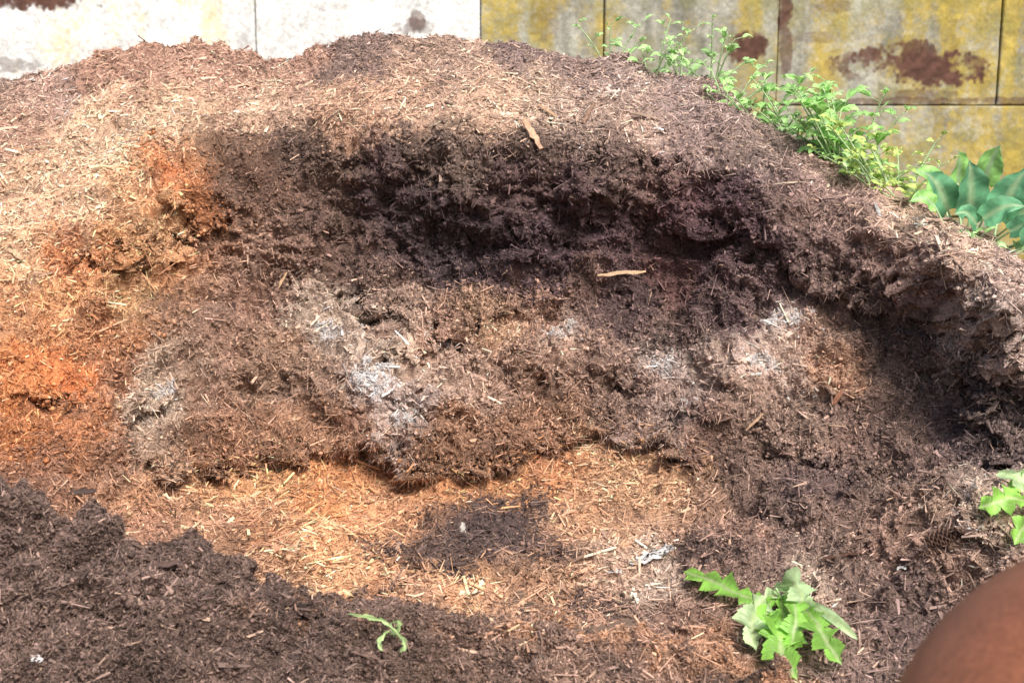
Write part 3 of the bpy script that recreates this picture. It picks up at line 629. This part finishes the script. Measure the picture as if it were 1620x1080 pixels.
def wall_col(X,Z):
    pos=np.stack([X,np.full_like(X,WY),Z],-1); px,py=topix(pos)
    q=np.stack([X,X*0,Z],-1); L=(px<760)
    base=np.where(L[...,None],lin((218,219,215)),lin((158,156,142)))
    m=fbm(q,5.,4,600); base=base*(1+np.where(L,.2,.3)*m+.14*vnoise(q*40.,610)+.12*vnoise(q*90.,611))[...,None]
    g0=sstep(.0,.45,fbm(q,8.,4,615)); base=base*(1-np.where(L,.12,.22)*g0)[...,None]
    st=fbm(np.stack([X*9,X*0,Z*1.2],-1),1.,3,620)
    base=base*(1-np.where(L,.12,.33)*sstep(.0,.5,st))[...,None]
    yb=np.interp(px,[a for a,_ in YB],[a for _,a in YB])
    ym=sstep(.1,1.,yb+.45*fbm(q,6.,4,630)+.5*fbm(np.stack([X*12,X*0,Z*1.6],-1),1.,2,631)+.2*vnoise(q*45.,632)+.14*sstep(90,-10,py)*(px>760)*1.)
    ycol=np.where(L[...,None],lin((222,204,140)),lin((168,146,56)))
    base=base*(1-.8*ym[...,None])+ycol*(.8*ym[...,None])*(1+.4*fbm(q,20.,3,640))[...,None]
    gm=sstep(-.2,.6,fbm(q,7.,4,650))*(px>760)*.5; base=base*(1-gm[...,None])+lin((122,120,74))*gm[...,None]
    wm=sstep(.3,.6,fbm(q,13.,3,655)); base=base*(1-.25*wm[...,None])+lin((190,190,180))*.25*wm[...,None]
    for (x,y,rx,ry,a) in DB:
        d=((px-x)/rx)**2+((py-y)/ry)**2
        k=a*sstep(1.5,.4,d*.75+1.5*fbm(q,11.,4,660)+.5*vnoise(q*45.,661)); k=k[...,None]
        base=base*(1-k)+lin((90,64,54))*(1+.3*vnoise(q*30.,665))[...,None]*k
    return np.clip(base*1.14,.01,.85)
def block(x0,x1,z0,z1,hi,label=None,dy=0):
    st=.006 if hi else .05
    nx=max(8,int((x1-x0)/st)); nz=max(8,int((z1-z0)/st))
    xs=np.linspace(x0,x1,nx+1); zs=np.linspace(z0,z1,nz+1); X,Z=np.meshgrid(xs,zs,indexing='ij')
    e=np.minimum(np.minimum(X-x0,x1-X),np.minimum(Z-z0,z1-Z)); q=np.stack([X,X*0,Z],-1)
    ed=.009+.010*vnoise(q*9.,701)
    y=np.where(e<ed,(ed-e)**2/np.maximum(ed,.003)*.9,0)+dy+.004*vnoise(q*5.,700)+.0015*vnoise(q*40.,702)
    V=np.stack([X,y,Z],-1).reshape(-1,3); C=wall_col(X,Z); C=C*(1-.3*np.clip(1-e/.012,0,1))[...,None]
    Fc=grid_faces(nx+1,nz+1)
    idx=np.arange((nx+1)*(nz+1)).reshape(nx+1,nz+1)
    ring=np.r_[idx[:,0],idx[-1,1:],idx[-2::-1,-1],idx[0,-2:0:-1]]
    B=V[ring].copy(); B[:,1]=.7; nb=len(V); r=len(ring); k=np.arange(r)
    sf=np.stack([ring,nb+k,nb+(k+1)%r,ring[(k+1)%r]],1)
    V2=np.vstack([V,B]); C2=np.vstack([C.reshape(-1,3),C.reshape(-1,3)[ring]*.8])
    o=fast_mesh('block',V2,np.vstack([Fc,sf]),M_conc,C2,parent=wall,smooth=True)
    if label: o['label']=label
g=.0018; ZB=[0,.735,1.47,2.205,2.94]
tops=[-1400,-660,-305,405,760,955,1230,1582,1940,2300,3000]
lab={405:'whitish concrete block',760:'narrow block with a yellow left edge',955:'grey block with a round dark stain',1230:'block with yellow lichen and a long dark stain',1582:'block with a yellow streak'}
for i in range(len(tops)-1):
    a,b_=tops[i],tops[i+1]
    block(Xw(a)+g,Xw(b_)-g,ZB[2]+g,ZB[3]-g,-400<a<1700,lab.get(a),dy=.010*math.sin(i*2.3))
low=[-1400,-800,-450,-100,255,610,965,1320,1680,2035,2400,3000]
for i in range(len(low)-1):
    a,b_=low[i],low[i+1]; hi=600<a<1700
    block(Xw(a)+g,Xw(b_)-g,ZB[1]+g,ZB[2]-g,hi,'lower block with yellow lichen on its face' if a==1320 else None,dy=.01*math.sin(i*1.7))
    block(Xw(a)+g,Xw(b_)-g,ZB[3]+g,ZB[4]-g,-100<a<1600,dy=.01*math.sin(i*2.7))
for i in range(len(tops)-1): block(Xw(tops[i])+g,Xw(tops[i+1])-g,ZB[0]+g,ZB[1]-g,False)

# ---------- ground ----------
me=bpy.data.meshes.new('ground'); me.from_pydata([(-300,-300,0),(300,-300,0),(300,300,0),(-300,300,0)],[],[(0,1,2,3)]); setcol(me,np.tile(lin((105,88,76)),(4,1))); me.materials.append(M_dirt)
gr=link(bpy.data.objects.new('ground',me)); gr['kind']='structure'

# ---------- pony ----------
def capsule(mbd,a,b,r0,r1,n):
    a=np.array(a,float); b=np.array(b,float)
    for i in range(n):
        t=i/(n-1); e=mbd.elements.new(); e.co=tuple(a*(1-t)+b*t); e.radius=(r0*(1-t)+r1*t)/.6
mbd=bpy.data.metaballs.new('pony_meta'); mbd.resolution=.03; mbd.render_resolution=.03; mbd.threshold=.6
mo=bpy.data.objects.new('pony_meta',mbd); COL.objects.link(mo)
def ell(c,r,sx,sy,sz):
    e=mbd.elements.new(); e.type='ELLIPSOID'; e.co=c; e.radius=r/.6; e.size_x=sx;e.size_y=sy;e.size_z=sz; return e
ell((0,0,.72),.25,1.9,.95,.98); ell((-.35,0,.77),.25,1.20,.95,1.02); ell((.36,0,.76),.24,1.0,.9,1.1)
capsule(mbd,(.42,0,.85),(.82,0,1.18),.13,.085,6); capsule(mbd,(.86,0,1.22),(1.08,0,1.0),.085,.05,6)
for s in (-1,1):
    capsule(mbd,(-.47,s*.12,.64),(-.36,s*.12,.50),.12,.08,4); capsule(mbd,(-.37,s*.12,.48),(-.52,s*.12,.34),.065,.045,5); capsule(mbd,(-.52,s*.12,.32),(-.48,s*.12,.06),.036,.034,8); capsule(mbd,(-.47,s*.12,.05),(-.44,s*.12,.03),.045,.05,2)
    capsule(mbd,(.38,s*.11,.62),(.38,s*.11,.34),.085,.048,6); capsule(mbd,(.38,s*.11,.33),(.38,s*.11,.06),.038,.034,8); capsule(mbd,(.39,s*.11,.05),(.42,s*.11,.03),.045,.05,2)
    capsule(mbd,(.82,s*.045,1.27),(.81,s*.055,1.35),.026,.016,3)
bpy.context.view_layer.update()
dg=bpy.context.evaluated_depsgraph_get(); me=bpy.data.meshes.new_from_object(mo.evaluated_get(dg)); 
bpy.data.objects.remove(mo)
co=np.zeros(len(me.vertices)*3); me.vertices.foreach_get('co',co); co=co.reshape(-1,3)
hc=lin((136,86,62))[None]*(1+.16*fbm(co,9.,3,900)+.14*vnoise(co*40.,905))[:,None]
hc=np.where((co[:,2]<.06)[:,None],lin((50,42,38)),hc); setcol(me,hc); me.materials.clear(); me.materials.append(M_hide)
me.polygons.foreach_set('use_smooth',[True]*len(me.polygons))
pony=empty('pony',(1.265,1.78,0),'smooth chestnut brown rounded rump of a small horse in the lower right corner','horse')
pony.rotation_euler=(0,0,math.radians(14)); pony.scale=(1.26,1.26,1.27); me.name='body'; link(bpy.data.objects.new('body',me),pony)
mb=MB()
for k in range(26):
    o_=np.array([random.uniform(-.02,.02),random.uniform(-.03,.03),0]); tube(mb,cr([np.array([-.63,0,.70])+o_*.4,np.array([-.70,0,.60])+o_,np.array([-.71,0,.42])+o_*1.6,np.array([-.69,0,.2])+o_*1.4],8),np.linspace(.011,.004,8),lin((70,40,30))*random.uniform(.7,1.2),5)
mb.build('tail',M_hide,pony)
mb=MB()
for k in range(30):
    t=k/29; c0=np.array([.42+.4*t,0,1.0+.33*t]); s_=random.choice((-1,1)); tube(mb,[c0,c0+[-.02,s_*.06,-.03],c0+[-.03,s_*.11,-.14]],[.01,.009,.004],lin((70,40,30))*random.uniform(.7,1.2),5)
mb.build('mane',M_hide,pony)
for s in (-1,1):
    mb=MB(); tube(mb,[np.array([.90,s*.058,1.2]),np.array([.90,s*.068,1.2]),np.array([.90,s*.076,1.2])],[.016,.014,.004],(.01,.008,.008),10); mb.build('eye',M_hide,pony)

# ---------- light, sky, camera ----------
w=bpy.data.worlds.new('World'); SC.world=w; w.use_nodes=True; nt=w.node_tree; bg=nt.nodes['Background']
sk=nt.nodes.new('ShaderNodeTexSky'); sk.sky_type='NISHITA'; sk.sun_disc=False
sv=Vector((.34,-.72,1.0)).normalized(); el=math.asin(sv.z)
sk.sun_elevation=el; sk.sun_rotation=math.atan2(sv.x,sv.y); sk.air_density=1.; sk.dust_density=5.
nt.links.new(sk.outputs[0],bg.inputs[0]); bg.inputs[1].default_value=.15
sl=bpy.data.lights.new('Sun','SUN'); sl.energy=4.3; sl.angle=math.radians(24); sl.color=(1,.975,.945)
so=link(bpy.data.objects.new('Sun',sl)); so.rotation_euler=sv.to_track_quat('Z','Y').to_euler(); so.location=(4,-3,8)
cd=bpy.data.cameras.new('Camera'); cam=link(bpy.data.objects.new('Camera',cd)); cam.location=(0,0,CAMZ); cam.rotation_euler=(math.radians(78),0,0)
cd.lens=50; cd.sensor_width=36; cd.clip_end=1000; cd.clip_start=.05; cd.dof.use_dof=True; cd.dof.focus_distance=5.7; cd.dof.aperture_fstop=4.5
SC.camera=cam
SC.view_settings.view_transform='Standard'; SC.view_settings.look='None'; SC.view_settings.exposure=0
